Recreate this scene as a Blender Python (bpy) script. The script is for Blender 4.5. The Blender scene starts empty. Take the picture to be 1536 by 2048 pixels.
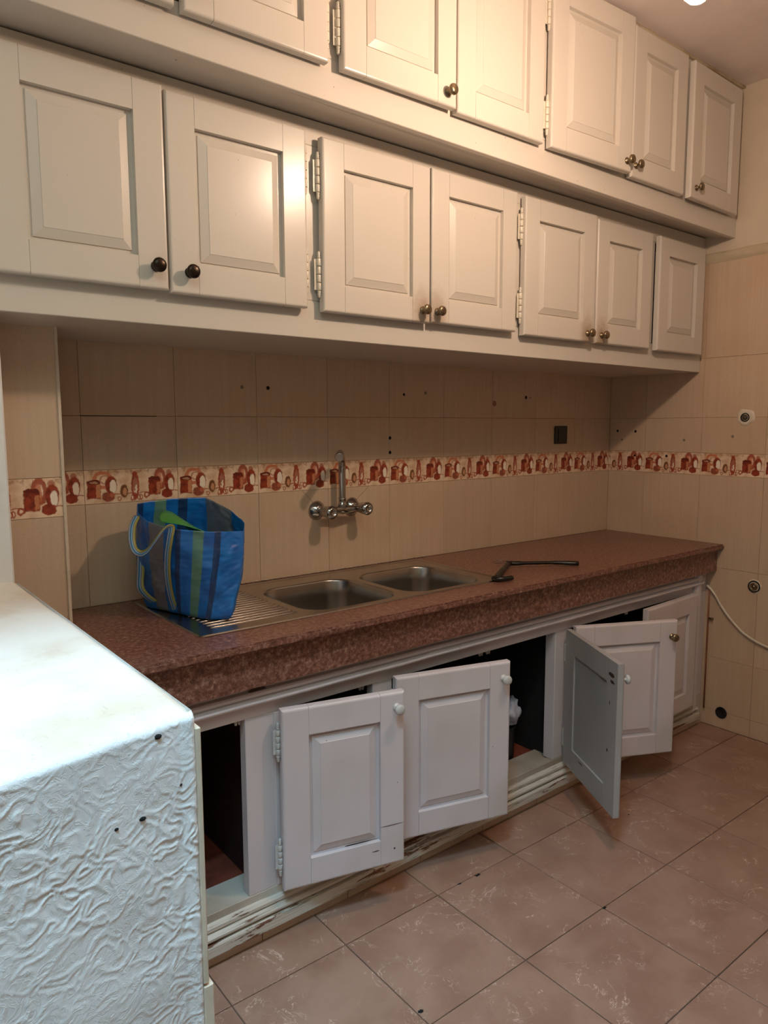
import bpy, bmesh, math, random
from mathutils import Vector, Matrix, noise
random.seed(7)
sc = bpy.context.scene
C = sc.collection
PI = math.pi

# ---------------------------------------------------------------- camera
CAM = Vector((-3.1351, -2.1705, 1.3562))
yaw, pitch, roll = math.radians(38.2013), math.radians(-6.722), math.radians(-0.192)
fw = Vector((math.sin(yaw)*math.cos(pitch), math.cos(yaw)*math.cos(pitch), math.sin(pitch)))
r0 = Vector((math.cos(yaw), -math.sin(yaw), 0)); u0 = r0.cross(fw)
rt = math.cos(roll)*r0 + math.sin(roll)*u0
up = -math.sin(roll)*r0 + math.cos(roll)*u0
cd = bpy.data.cameras.new('camera'); cam = bpy.data.objects.new('camera', cd); C.objects.link(cam)
M = Matrix((rt, up, -fw)).transposed().to_4x4(); M.translation = CAM
cam.matrix_world = M
cd.sensor_fit = 'HORIZONTAL'; cd.sensor_width = 36; cd.lens = 36*1460.15/1536
cd.clip_start = 0.02
sc.camera = cam

# ---------------------------------------------------------------- world, lights, exposure
w = bpy.data.worlds.new('world'); sc.world = w; w.use_nodes = True
w.node_tree.nodes['Background'].inputs[0].default_value = (0.50, 0.78, 1.0, 1)
w.node_tree.nodes['Background'].inputs[1].default_value = 0.5
LAMP = Vector((-1.615, -1.295, 2.262))
LAMP_STRENGTH = 585.0
LAMP_COL = (1.0, 0.72, 0.53, 1)
def area(name, loc, rot, sx, sy, power, col):
    l = bpy.data.lights.new(name, 'AREA'); l.shape = 'RECTANGLE'; l.size = sx; l.size_y = sy
    l.energy = power; l.color = col
    o = bpy.data.objects.new(name, l); C.objects.link(o); o.location = loc; o.rotation_euler = rot
    return o
# daylight for the low wall, down an unseen shaft added behind the camera
area('added_shaft_daylight', (-3.3, -2.25, 4.45), (0, 0, 0), 1.6, .5, 225, (0.45, 0.76, 1.0))
sc.view_settings.view_transform = 'Standard'; sc.view_settings.look = 'None'
sc.view_settings.exposure = 0.08; sc.view_settings.gamma = 1
sc.view_settings.use_curve_mapping = False

# ---------------------------------------------------------------- material helpers
class NT:
    def __init__(s, name):
        s.m = bpy.data.materials.new(name); s.m.use_nodes = True
        s.t = s.m.node_tree; s.b = s.t.nodes['Principled BSDF']; s._tc = None
    def n(s, typ, **kw):
        nd = s.t.nodes.new(typ)
        for k, v in kw.items():
            setattr(nd, k, v)
        return nd
    def link(s, a, b): s.t.links.new(a, b)
    def set(s, nd, **kw):
        for k, v in kw.items():
            nd.inputs[k.replace('_', ' ')].default_value = v
        return nd
    def coord(s, which='Object'):
        if s._tc is None: s._tc = s.n('ShaderNodeTexCoord')
        return s._tc.outputs[which]
    def mapping(s, src, scale=(1, 1, 1), loc=(0, 0, 0), rot=(0, 0, 0)):
        mp = s.n('ShaderNodeMapping'); s.link(src, mp.inputs[0])
        mp.inputs['Scale'].default_value = scale; mp.inputs['Location'].default_value = loc
        mp.inputs['Rotation'].default_value = rot
        return mp.outputs[0]
    def noise(s, src, scale, detail=3, rough=0.5, dist=0.0):
        nd = s.n('ShaderNodeTexNoise'); s.link(src, nd.inputs['Vector'])
        nd.inputs['Scale'].default_value = scale; nd.inputs['Detail'].default_value = detail
        nd.inputs['Roughness'].default_value = rough; nd.inputs['Distortion'].default_value = dist
        return nd
    def math(s, op, a, b=None, clamp=False):
        nd = s.n('ShaderNodeMath', operation=op); nd.use_clamp = clamp
        for i, v in enumerate((a, b)):
            if v is None: continue
            if isinstance(v, (int, float)): nd.inputs[i].default_value = v
            else: s.link(v, nd.inputs[i])
        return nd.outputs[0]
    def ss(s, v, a, b):   # smoothstep-like map range to 0..1
        nd = s.n('ShaderNodeMapRange'); nd.interpolation_type = 'SMOOTHSTEP'
        s.link(v, nd.inputs['Value']) if not isinstance(v, (int, float)) else None
        nd.inputs['From Min'].default_value = a; nd.inputs['From Max'].default_value = b
        return nd.outputs[0]
    def mix(s, fac, a, b, mode='MIX'):
        nd = s.n('ShaderNodeMix', data_type='RGBA', blend_type=mode)
        if isinstance(fac, (int, float)): nd.inputs[0].default_value = fac
        else: s.link(fac, nd.inputs[0])
        for i, v in ((6, a), (7, b)):
            if isinstance(v, tuple): nd.inputs[i].default_value = v if len(v) == 4 else v + (1,)
            else: s.link(v, nd.inputs[i])
        return nd.outputs[2]
    def ramp(s, v, stops):
        nd = s.n('ShaderNodeValToRGB'); s.link(v, nd.inputs[0])
        el = nd.color_ramp.elements
        while len(el) < len(stops): el.new(0.5)
        for e, (p, c) in zip(el, stops): e.position = p; e.color = c if len(c) == 4 else c + (1,)
        return nd.outputs[0]
    def bump(s, h, strength=0.3, dist=0.002, normal=None):
        nd = s.n('ShaderNodeBump'); s.link(h, nd.inputs['Height'])
        nd.inputs['Strength'].default_value = strength; nd.inputs['Distance'].default_value = dist
        if normal is not None: s.link(normal, nd.inputs['Normal'])
        s.link(nd.outputs[0], s.b.inputs['Normal'])
        return nd.outputs[0]
    def out(s, col=None, rough=None, metal=None, spec=None):
        for key, v in (('Base Color', col), ('Roughness', rough), ('Metallic', metal), ('Specular IOR Level', spec)):
            if v is None: continue
            if isinstance(v, (int, float)): s.b.inputs[key].default_value = v
            elif isinstance(v, tuple): s.b.inputs[key].default_value = v if len(v) == 4 else v + (1,)
            else: s.link(v, s.b.inputs[key])
        return s.m

def srgb(r, g, b):
    f = lambda c: (c/255/12.92) if c/255 <= 0.04045 else ((c/255+0.055)/1.055)**2.4
    return (f(r), f(g), f(b))

def m_plain(name, col, rough=0.5, metal=0.0, vary=0.06, scale=20):
    t = NT(name); co = t.coord()
    n = t.noise(co, scale, 4)
    c2 = tuple(max(0, c*(1-vary*3)) for c in col)
    return t.out(t.mix(t.ss(n.outputs[0], .35, .75), col, c2), rough, metal)

def m_paint(name, col, dirt, rough=0.32, amount=0.25, knob=None, chips=0.0):
    t = NT(name); co = t.coord()
    big = t.noise(co, 4, 2, .4); fine = t.noise(t.mapping(co, (1, 1, .25)), 60, 3)
    c = t.mix(t.math('MULTIPLY', t.ss(big.outputs[0], .45, .8), amount), col, dirt)
    spots = t.noise(co, 95, 2); c = t.mix(t.ss(spots.outputs[0], .76, .80), c, srgb(120, 105, 88))
    if knob:   # greasy dirt around the handled corner, (x, z) of the knob in door coordinates
        sep = t.n('ShaderNodeSeparateXYZ'); t.link(co, sep.inputs[0])
        dx = t.math('SUBTRACT', sep.outputs[0], knob[0]); dz = t.math('SUBTRACT', sep.outputs[2], knob[1])
        dz = t.math('MULTIPLY', dz, 0.55)
        d = t.math('SQRT', t.math('ADD', t.math('MULTIPLY', dx, dx), t.math('MULTIPLY', dz, dz)))
        g = t.noise(co, 45, 5, .7)
        d = t.math('ADD', d, t.math('MULTIPLY', t.math('SUBTRACT', g.outputs[0], .5), .05))
        mk = t.math('SUBTRACT', 1.0, t.ss(d, .0, .055))
        c = t.mix(t.math('MULTIPLY', mk, knob[2]), c, srgb(142, 108, 68))
    if chips > 0:
        a = t.noise(t.mapping(co, (6, 6, 22)), 1.6, 6, .75)
        k = t.ss(a.outputs[0], .70-chips*.12, .715-chips*.12)
        c = t.mix(t.math('MULTIPLY', k, .8), c, srgb(150, 132, 110))
    rr = rough
    t.bump(fine.outputs[0], .12, .001)
    return t.out(c, rr, spec=.35)

PAINT = m_paint('cream_gloss_paint', srgb(208, 200, 188), srgb(204, 192, 170), .26, .14)
PAINT2 = m_paint('worn_white_paint', srgb(212, 204, 206), srgb(176, 166, 152), .42, .5)
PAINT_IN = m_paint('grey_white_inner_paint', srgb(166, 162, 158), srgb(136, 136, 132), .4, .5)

def m_peel():
    t = NT('peeling_paint'); co = t.coord()
    a = t.noise(t.mapping(co, (.8, 3, 7)), 5.0, 7, .68, .3)
    b = t.noise(t.mapping(co, (1.6, 20, 60)), 3.5, 5, .65)
    mixn = t.math('ADD', t.math('MULTIPLY', a.outputs[0], .85), t.math('MULTIPLY', b.outputs[0], .15))
    paint = t.mix(t.math('MULTIPLY', t.ss(b.outputs[0], .50, .68), .8), srgb(204, 196, 182), srgb(140, 128, 110))
    wood = t.mix(b.outputs[0], srgb(86, 50, 34), srgb(140, 100, 74))
    k = t.ss(mixn, .555, .575)
    t.bump(t.math('SUBTRACT', b.outputs[0], k), .7, .002)
    return t.out(t.mix(k, paint, wood), .55)
PEEL = m_peel()
SILLP = m_paint('dirty_sill_paint', srgb(200, 193, 180), srgb(140, 124, 102), .5, .9, chips=.45)

def m_granite():
    t = NT('red_granite'); co = t.coord()
    v = t.n('ShaderNodeTexVoronoi'); t.link(co, v.inputs['Vector']); v.inputs['Scale'].default_value = 260
    n1 = t.noise(co, 85, 5, .72); n2 = t.noise(t.mapping(co, (1, 2.2, 1)), 9, 5, .65, .6)
    n3 = t.noise(co, 420, 2)
    c = t.ramp(n1.outputs[0], [(0.32, srgb(78, 46, 38)), (0.45, srgb(118, 76, 62)), (0.55, srgb(146, 102, 86)), (0.66, srgb(186, 150, 132))])
    c = t.mix(t.math('MULTIPLY', t.ss(n2.outputs[0], .5, .75), .45), c, srgb(112, 82, 70))
    c = t.mix(t.ss(n3.outputs[0], .66, .72), c, srgb(205, 180, 165))
    c = t.mix(t.math('MULTIPLY', t.ss(v.outputs['Distance'], .0, .5), .2), c, srgb(70, 42, 36))
    vein = t.noise(t.mapping(co, (.6, 1.8, 1.8)), 3.2, 5, .6, .4)
    vn = t.math('ABSOLUTE', t.math('SUBTRACT', vein.outputs[0], .5))
    c = t.mix(t.math('MULTIPLY', t.math('MULTIPLY', t.math('SUBTRACT', 1.0, t.ss(vn, .0, .004)), t.ss(n2.outputs[0], .55, .7)), .35), c, srgb(205, 180, 165))
    t.bump(n1.outputs[0], .08, .001)
    return t.out(c, .33)
GRANITE = m_granite()

def m_wall_tile():
    t = NT('beige_wall_tile'); co = t.coord()
    oi = t.n('ShaderNodeObjectInfo')
    off = t.n('ShaderNodeVectorMath', operation='ADD'); t.link(co, off.inputs[0]); t.link(oi.outputs['Random'], off.inputs[1])
    st = t.noise(t.mapping(off.outputs[0], (34, 34, 1.2)), 2.0, 4, .6)
    cl = t.noise(off.outputs[0], 5, 3)
    fx = t.noise(t.mapping(off.outputs[0], (1, 1, 1)), 300, 2)
    c = t.mix(t.ss(st.outputs[0], .3, .7), srgb(204, 180, 154), srgb(198, 172, 145))
    c = t.mix(t.math('MULTIPLY', t.ss(cl.outputs[0], .4, .7), .35), c, srgb(186, 156, 128))
    c = t.mix(t.math('MULTIPLY', t.ss(fx.outputs[0], .5, .62), .12), c, srgb(150, 118, 92))
    hs = t.n('ShaderNodeHueSaturation'); t.link(c, hs.inputs['Color'])
    t.link(t.math('ADD', t.math('MULTIPLY', oi.outputs['Random'], .07), .96), hs.inputs['Value'])
    return t.out(hs.outputs[0], .34)
TILE = m_wall_tile()

def m_border():
    """printed border tile: pots, eggs and bottles in terracotta on cream; local x 0..0.28, z 0..0.098"""
    t = NT('printed_border_tile'); co = t.coord()
    nz = t.noise(co, 90, 3)
    wob = t.n('ShaderNodeVectorMath', operation='SCALE'); wob.inputs['Scale'].default_value = .010
    cen = t.n('ShaderNodeVectorMath', operation='SUBTRACT'); t.link(nz.outputs['Color'], cen.inputs[0]); cen.inputs[1].default_value = (.5, .5, .5)
    t.link(cen.outputs[0], wob.inputs[0])
    ad = t.n('ShaderNodeVectorMath', operation='ADD'); t.link(co, ad.inputs[0]); t.link(wob.outputs[0], ad.inputs[1])
    sep = t.n('ShaderNodeSeparateXYZ'); t.link(ad.outputs[0], sep.inputs[0])
    X = t.math('DIVIDE', sep.outputs[0], .28); Y = t.math('SUBTRACT', 1.0, t.math('DIVIDE', sep.outputs[2], .098))
    tone = t.noise(co, 60, 4, .7); tone2 = t.noise(co, 28, 3)
    def ell(cx, cy, rx, ry, soft=.25):
        dx = t.math('DIVIDE', t.math('SUBTRACT', X, cx), rx); dy = t.math('DIVIDE', t.math('SUBTRACT', Y, cy), ry)
        d = t.math('SQRT', t.math('ADD', t.math('MULTIPLY', dx, dx), t.math('MULTIPLY', dy, dy)))
        return d, t.math('SUBTRACT', 1.0, t.ss(d, 1-soft*.5, 1+soft*.5))
    def rect(cx, cy, rx, ry):
        dx = t.math('DIVIDE', t.math('ABSOLUTE', t.math('SUBTRACT', X, cx)), rx)
        dy = t.math('DIVIDE', t.math('ABSOLUTE', t.math('SUBTRACT', Y, cy)), ry)
        d = t.math('MAXIMUM', dx, dy)
        return t.math('SUBTRACT', 1.0, t.ss(d, .9, 1.08))
    bg = t.mix(t.ss(tone2.outputs[0], .35, .7), srgb(232, 206, 176), srgb(206, 168, 134))
    top = t.math('MULTIPLY', t.math('SUBTRACT', 1.0, t.ss(Y, .05, .35)), t.ss(tone.outputs[0], .5, .62))
    c = t.mix(t.math('MULTIPLY', top, .55), bg, srgb(140, 92, 60))
    red = srgb(156, 62, 36); dk = srgb(104, 34, 22); org = srgb(196, 110, 74); wht = srgb(238, 224, 202); olv = srgb(116, 74, 44)
    def put(mask, col, k=1.0):
        nonlocal c
        c = t.mix(t.math('MULTIPLY', mask, k), c, col)
    def ring(cx, cy, rx, ry, wd, col, k=.8):
        d, _ = ell(cx, cy, rx, ry)
        put(t.math('SUBTRACT', 1.0, t.ss(t.math('ABSOLUTE', t.math('SUBTRACT', d, 1.0)), wd*.5, wd)), col, k)
    sh = t.mix(t.ss(tone.outputs[0], .4, .65), red, dk)
    put(rect(.50, .735, .24, .016), red, .7)
    ring(.19, .30, .085, .22, .3, org, .9); ring(.21, .30, .05, .12, .3, red, .6)
    put(rect(.095, .60, .070, .25), sh); put(rect(.138, .62, .022, .20), srgb(214, 150, 104), .75)
    put(ell(.095, .355, .070, .07)[1], dk); put(ell(.10, .37, .04, .035)[1], srgb(190, 150, 120), .8)
    put(ell(.275, .46, .060, .27)[1], sh); put(ell(.292, .50, .036, .20)[1], wht)
    put(ell(.24, .80, .065, .15)[1], sh, .9); put(ell(.28, .76, .03, .06)[1], org, .7)
    put(ell(.405, .66, .042, .19)[1], olv); put(ell(.412, .68, .022, .11)[1], srgb(196, 140, 100))
    ring(.525, .50, .034, .34, .35, red, .95); put(ell(.52, .40, .028, .26)[1], sh, .8); put(ell(.535, .62, .012, .14)[1], wht, .8)
    put(rect(.52, .17, .03, .03), red, .8)
    for cx in (.49, .52, .56, .585): ring(cx, .87, .014, .07, .5, red, .8)
    ring(.355, .88, .014, .05, .5, red, .7)
    ring(.645, .81, .025, .07, .5, red, .9)
    ring(.80, .33, .05, .26, .45, red, .9); put(ell(.79, .38, .03, .26)[1], org, .8)
    put(rect(.735, .56, .065, .26), sh); put(rect(.778, .60, .018, .18), srgb(206, 140, 98), .7); put(ell(.735, .31, .065, .06)[1], dk)
    put(ell(.905, .46, .058, .30)[1], sh); put(ell(.920, .52, .031, .19)[1], wht); put(ell(.90, .15, .03, .10)[1], red, .6)
    put(ell(.875, .80, .062, .15)[1], sh); put(rect(.955, .73, .045, .02), red, .7)
    return t.out(c, .3)
BORDER = m_border()

def m_floor_tile():
    t = NT('pink_beige_floor_tile'); co = t.coord()
    oi = t.n('ShaderNodeObjectInfo')
    rnd = t.n('ShaderNodeVectorMath', operation='SCALE'); 
    cmb = t.n('ShaderNodeCombineXYZ'); t.link(oi.outputs['Random'], cmb.inputs[0]); t.link(oi.outputs['Random'], cmb.inputs[1])
    t.link(cmb.outputs[0], rnd.inputs[0]); rnd.inputs['Scale'].default_value = 37
    ad = t.n('ShaderNodeVectorMath', operation='ADD'); t.link(co, ad.inputs[0]); t.link(rnd.outputs[0], ad.inputs[1])
    P = ad.outputs[0]
    base = t.noise(P, 7, 5, .6, .3)
    c = t.mix(t.ss(base.outputs[0], .35, .7), srgb(158, 124, 105), srgb(143, 108, 90))
    v1 = t.noise(P, 6.5, 5, .6, 2.2)
    vein = t.math('SUBTRACT', 1.0, t.ss(t.math('ABSOLUTE', t.math('SUBTRACT', v1.outputs[0], .5)), .0, .010))
    gate = t.ss(t.noise(P, 10, 2).outputs[0], .50, .62)
    c = t.mix(t.math('MULTIPLY', t.math('MULTIPLY', vein, gate), .75), c, srgb(222, 196, 174))
    v2 = t.noise(P, 16, 4, .6, 1.2)
    vb = t.math('SUBTRACT', 1.0, t.ss(t.math('ABSOLUTE', t.math('SUBTRACT', v2.outputs[0], .5)), .0, .012))
    g2 = t.ss(t.noise(P, 6, 2).outputs[0], .55, .68)
    c = t.mix(t.math('MULTIPLY', t.math('MULTIPLY', vb, g2), .55), c, srgb(214, 184, 160))
    return t.out(c, .38)
FLOOR_TILE = m_floor_tile()
GROUT = m_plain('dark_grout', srgb(112, 88, 72), .8)
GROUT_W = m_plain('wall_grout', srgb(168, 142, 116), .8)
BRICKRED = m_plain('red_clay_tile', srgb(128, 62, 44), .6, vary=.15)
DARKIN = m_plain('dark_interior_shade', srgb(24, 22, 22), .9, vary=.1)  # near-black colour puts the shade into the cabinet interiors and plinth
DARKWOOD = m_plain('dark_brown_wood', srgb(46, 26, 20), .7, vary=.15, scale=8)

def m_plaster(name, col, bumpd=.004, scale=24, col2=None):
    t = NT(name); co = t.coord()
    a = t.noise(co, scale, 3, .55, 1.5)
    ridge = t.math('SUBTRACT', 1.0, t.ss(t.math('ABSOLUTE', t.math('SUBTRACT', a.outputs[0], .5)), 0, .05))
    g = t.noise(co, 4, 4, .6)
    d = t.noise(t.mapping(co, (1.5, 1.5, 1.5)), 9, 5, .7, .8)
    crack = t.math('MULTIPLY', t.math('SUBTRACT', 1.0, t.ss(t.math('ABSOLUTE', t.math('SUBTRACT', d.outputs[0], .5)), 0, .004)), t.ss(g.outputs[0], .52, .6))
    c = t.mix(t.ss(g.outputs[0], .45, .75), col, col2 or tuple(x*.9 for x in col))
    c = t.mix(t.math('MULTIPLY', crack, .45), c, srgb(150, 135, 120))
    t.bump(t.math('ADD', t.math('MULTIPLY', ridge, g.outputs[0]), t.math('MULTIPLY', g.outputs[0], .6)), .25, bumpd)
    return t.out(c, .6)
PLASTER = m_plaster('white_rough_plaster', srgb(222, 222, 220), .0015, 60)
PLASTER_TOP = m_plaster('white_ledge_plaster', srgb(226, 220, 210), .001, 18, srgb(208, 192, 172))
WALLPAINT = m_plaster('beige_wall_paint', srgb(206, 190, 168), .001, 10)
CEIL = m_plaster('ceiling_paint', srgb(224, 210, 202), .0006, 6)
BEAD = m_plain('white_corner_bead', srgb(206, 190, 168), .5)
FILLER = m_plaster('dirty_filler', srgb(196, 180, 152), .003, 40, srgb(150, 128, 92))

def m_steel(name, col, rough, scale=(4, 300, 4), bump=.05):
    t = NT(name); co = t.coord()
    n = t.noise(t.mapping(co, scale), 1.0, 3); g = t.noise(co, 7, 4)
    rr = rough
    t.bump(n.outputs[0], bump, .0006)
    return t.out(t.mix(t.ss(g.outputs[0], .4, .7), col, tuple(c*.85 for c in col)), rr, 1.0)
STEEL = m_steel('sink_steel', (.44, .41, .375), .26)
CHROME = m_steel('chrome', (.46, .44, .42), .14, (40, 40, 40), .02)
BRONZE = m_plain('dark_bronze', srgb(58, 48, 40), .3, .9)
BRASS = m_plain('worn_brass', srgb(150, 132, 104), .3, .9, vary=.2, scale=200)
PAINTED = m_plain('painted_over_metal', srgb(206, 205, 200), .35, .0)
HINGE_P = m_plain('hinge_paint', srgb(222, 214, 196), .35)
BLACK = m_plain('black_plastic', srgb(22, 22, 22), .35)
BLACKHOLE = m_plain('black_hole', srgb(14, 12, 11), .9)
WHITECABLE = m_plain('cream_cable_sheath', srgb(214, 202, 182), .4)
CLOTHW = m_plain('pale_grey_plastic', srgb(190, 190, 200), .5)
CLOTHG = m_plain('green_plastic_film', srgb(66, 150, 66), .35)

# ---------------------------------------------------------------- mesh helpers
def tf(bm, vs, mat):
    if mat is not None: bmesh.ops.transform(bm, matrix=mat, verts=vs)
def box(bm, x0, x1, y0, y1, z0, z1, bev=0, seg=1, mat=None):
    g = bmesh.ops.create_cube(bm, size=1)
    vs = g['verts']
    for v in vs:
        v.co = Vector((x0 if v.co.x < 0 else x1, y0 if v.co.y < 0 else y1, z0 if v.co.z < 0 else z1))
    if bev:
        es = list({e for v in vs for e in v.link_edges})
        r = bmesh.ops.bevel(bm, geom=es, offset=bev, segments=seg, profile=.6, affect='EDGES')
        vs = list({v for f in r['faces'] for v in f.verts} | {v for v in vs if v.is_valid})
    tf(bm, vs, mat)
    return vs
def lathe(bm, prof, n=20, mat=None, smooth=True):
    """prof: list of (r, z) around local z"""
    rings = []
    for r, z in prof:
        if r <= 1e-6: rings.append([bm.verts.new((0, 0, z))])
        else: rings.append([bm.verts.new((r*math.cos(2*PI*i/n), r*math.sin(2*PI*i/n), z)) for i in range(n)])
    fs = []
    for a, b in zip(rings, rings[1:]):
        for i in range(n):
            j = (i+1) % n
            if len(a) == 1 and len(b) == 1: continue
            if len(a) == 1: q = (a[0], b[j], b[i])
            elif len(b) == 1: q = (a[i], a[j], b[0])
            else: q = (a[i], a[j], b[j], b[i])
            fs.append(bm.faces.new(q))
    for f in fs: f.smooth = smooth
    vs = [v for r in rings for v in r]
    tf(bm, vs, mat)
    return vs
def tube(bm, pts, rad, n=10, closed=False, flat=None):
    """tube through pts; rad number or list; flat=(axis scale) for straps"""
    pts = [Vector(p) for p in pts]; rings = []
    prev = None
    for i, p in enumerate(pts):
        a = pts[max(i-1, 0)]; b = pts[min(i+1, len(pts)-1)]
        d = (b-a).normalized()
        if prev is None:
            ref = Vector((0, 0, 1)) if abs(d.z) < .9 else Vector((1, 0, 0))
            x = d.cross(ref).normalized()
        else:
            x = (prev - d*prev.dot(d)).normalized()
        prev = x; y = d.cross(x)
        r = rad[i] if isinstance(rad, (list, tuple)) else rad
        fy = flat or 1.0
        rings.append([bm.verts.new(p + x*r*math.cos(2*PI*k/n) + y*r*fy*math.sin(2*PI*k/n)) for k in range(n)])
    for a, b in zip(rings, rings[1:]):
        for k in range(n):
            f = bm.faces.new((a[k], a[(k+1) % n], b[(k+1) % n], b[k])); f.smooth = True
    bm.faces.new(rings[0][::-1]); bm.faces.new(rings[-1])
def catmull(pts, k=8):
    P = [Vector(p) for p in pts]; P = [P[0]*2-P[1]] + P + [P[-1]*2-P[-2]]; out = []
    for i in range(1, len(P)-2):
        for j in range(k):
            s = j/k; a, b, c, d = P[i-1:i+3]
            out.append(.5*((2*b)+(c-a)*s+(2*a-5*b+4*c-d)*s*s+(3*b-a-3*c+d)*s**3))
    out.append(P[-2]); return out

def obj(name, bm, mat, parent=None, loc=None, rot=None, kind=None):
    bmesh.ops.recalc_face_normals(bm, faces=bm.faces)
    me = bpy.data.meshes.new(name); bm.to_mesh(me); bm.free()
    for m in (mat if isinstance(mat, list) else [mat]): me.materials.append(m)
    o = bpy.data.objects.new(name, me); C.objects.link(o)
    if parent is not None: o.parent = parent
    if loc is not None: o.location = loc
    if rot is not None: o.rotation_euler = rot
    if kind: o['kind'] = kind
    return o
def inst(name, me, parent, loc, rot=(0, 0, 0)):
    o = bpy.data.objects.new(name, me); C.objects.link(o); o.parent = parent; o.location = loc; o.rotation_euler = rot
    return o
def thing(name, label, cat, loc=(0, 0, 0), rot=(0, 0, 0), group=None):
    o = bpy.data.objects.new(name, None); C.objects.link(o); o.empty_display_size = .05
    o.location = loc; o.rotation_euler = rot
    o['label'] = label; o['category'] = cat
    if group: o['group'] = group
    return o
def tag(o, label, cat, group=None):
    o['label'] = label; o['category'] = cat
    if group: o['group'] = group
    return o
def nb(): return bmesh.new()
def struct(name, bm, mat): return obj(name, bm, mat, kind='structure')

# ================================================================= THE ROOM
XL, YF, ZC = -5.35, -4.3, 2.735
bm = nb(); box(bm, XL, .15, YF, .15, -.12, -.004); floor = struct('floor', bm, GROUT)
KX0, KX1, KY0, KY1 = -4.2, -2.55, -3.0, -1.55     # opening of the added, unseen light shaft, placed to shape the daylight
bm = nb(); box(bm, XL, KX0, YF, .15, ZC, ZC+.12); box(bm, KX1, .15, YF, .15, ZC, ZC+.12)
box(bm, KX0, KX1, YF, KY0, ZC, ZC+.12); box(bm, KX0, KX1, KY1, .15, ZC, ZC+.12); ceiling = struct('ceiling', bm, CEIL)
bm = nb(); box(bm, KX0-.1, KX0, KY0-.1, KY1+.1, ZC+.12, 4.6); box(bm, KX1, KX1+.1, KY0-.1, KY1+.1, ZC+.12, 4.6)
box(bm, KX0, KX1, KY0-.1, KY0, ZC+.12, 4.6); box(bm, KX0, KX1, KY1, KY1+.1, ZC+.12, 4.6); wall_added_shaft = struct('wall_added_shaft', bm, WALLPAINT)  # unseen shaft walls, added to steer the daylight
bm = nb(); box(bm, XL, .15, .003, .15, 0, ZC); wall_back = struct('wall_back', bm, GROUT_W)
bm = nb(); box(bm, .003, .15, YF, .003, 0, 2.068); box(bm, .006, .15, YF, .003, 2.068, ZC)
wall_right = struct('wall_right', bm, [GROUT_W]); 
bm = nb(); box(bm, -.002, .006, YF, .0, 2.068, ZC); up_plaster = obj('plaster_coat', bm, WALLPAINT, wall_right)
bm = nb(); box(bm, XL, .0, YF-.15, YF, 0, ZC); wall_front = struct('wall_front', bm, WALLPAINT)
# left wall with the window opening, unseen and added to let in daylight
wy0, wy1, wz0, wz1 = -3.65, -1.85, .75, 2.35
bm = nb()
box(bm, XL-.15, XL, YF, wy0, 0, ZC); box(bm, XL-.15, XL, wy1, .15, 0, ZC)
box(bm, XL-.15, XL, wy0, wy1, 0, wz0); box(bm, XL-.15, XL, wy0, wy1, wz1, ZC)
wall_left = struct('wall_left', bm, WALLPAINT)
bm = nb()
for a, b, c, d in ((wy0, wy0+.05, wz0, wz1), (wy1-.05, wy1, wz0, wz1), (wy0, wy1, wz0, wz0+.05), (wy0, wy1, wz1-.05, wz1), ((wy0+wy1)/2-.03, (wy0+wy1)/2+.03, wz0, wz1)):
    box(bm, XL-.1, XL-.05, a, b, c, d, .004)
added_window = struct('added_window_1', bm, PAINTED)
# pier that carries the cabinets on the left, tall stretch of wall behind it
bm = nb(); box(bm, -3.45, -2.80, -.44, .0, 0, 1.596, .004)
box(bm, -3.45, -2.862, -.44, .0, 1.60, ZC)
box(bm, -3.45, -3.30, -1.30, -.44, 0, ZC)  # unseen wall stub, added to keep daylight off the far ledge
pier = struct('wall_pier', bm, PLASTER)

# ---- wall tiles
GAP = .0005
def tile_mesh(w, h, x0=0.0, name='tile', mat=TILE):
    """lies in the local xz plane, front at y=0 facing -y, body to y=+.005"""
    bm = nb(); box(bm, x0+GAP, x0+w-GAP, 0, .006, GAP, h-GAP)
    es = [e for e in bm.edges if all(abs(v.co.y) < 1e-6 for v in e.verts)]
    bmesh.ops.bevel(bm, geom=es, offset=.0006, segments=1, affect='EDGES')
    bmesh.ops.recalc_face_normals(bm, faces=bm.faces)
    me = bpy.data.meshes.new(name); bm.to_mesh(me); bm.free(); me.materials.append(mat)
    return me
cache = {}
def tile(parent, name, mat, w, h, x0, loc, rz=0.0):
    key = (name, round(w, 4), round(h, 4), round(x0, 4))
    if key not in cache: cache[key] = tile_mesh(w, h, x0, name, mat)
    return inst(name, cache[key], parent, (loc[0], loc[1], loc[2]), (random.uniform(-.0012, .0012), 0, rz + random.uniform(-.001, .001)))
TW = .28
ZB0, ZB1 = 1.134, 1.232
courses_back = [(.834, ZB0), (ZB1, 1.388), (1.388, 1.62)]
for k in range(10):
    xr = -TW*k; xl = xr-TW
    lo = max(xl, -2.64); wd = xr-lo
    for z0, z1 in courses_back:
        tile(wall_back, 'wall_tile', TILE, wd, z1-z0, lo-xl, (xl, 0, z0))
    tile(wall_back, 'border_tile', BORDER, wd, ZB1-ZB0, lo-xl, (xl, 0, ZB0))
# right wall: seen from the room its local x runs towards -y
courses_right = [(0, .078), (.078, .318), (.318, .727), (.727, ZB0), (ZB1, 1.388), (1.388, 1.647), (1.647, 2.066)]
for k in range(-1, 8):
    s0 = .197+TW*k; s1 = s0+TW
    lo = max(s0, 0); 
    for z0, z1 in courses_right:
        tile(wall_right, 'wall_tile', TILE, s1-lo, z1-z0, lo-s0, (0, -s0, z0), -PI/2)
    tile(wall_right, 'border_tile', BORDER, s1-lo, ZB1-ZB0, lo-s0, (0, -s0, ZB0), -PI/2)
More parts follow.
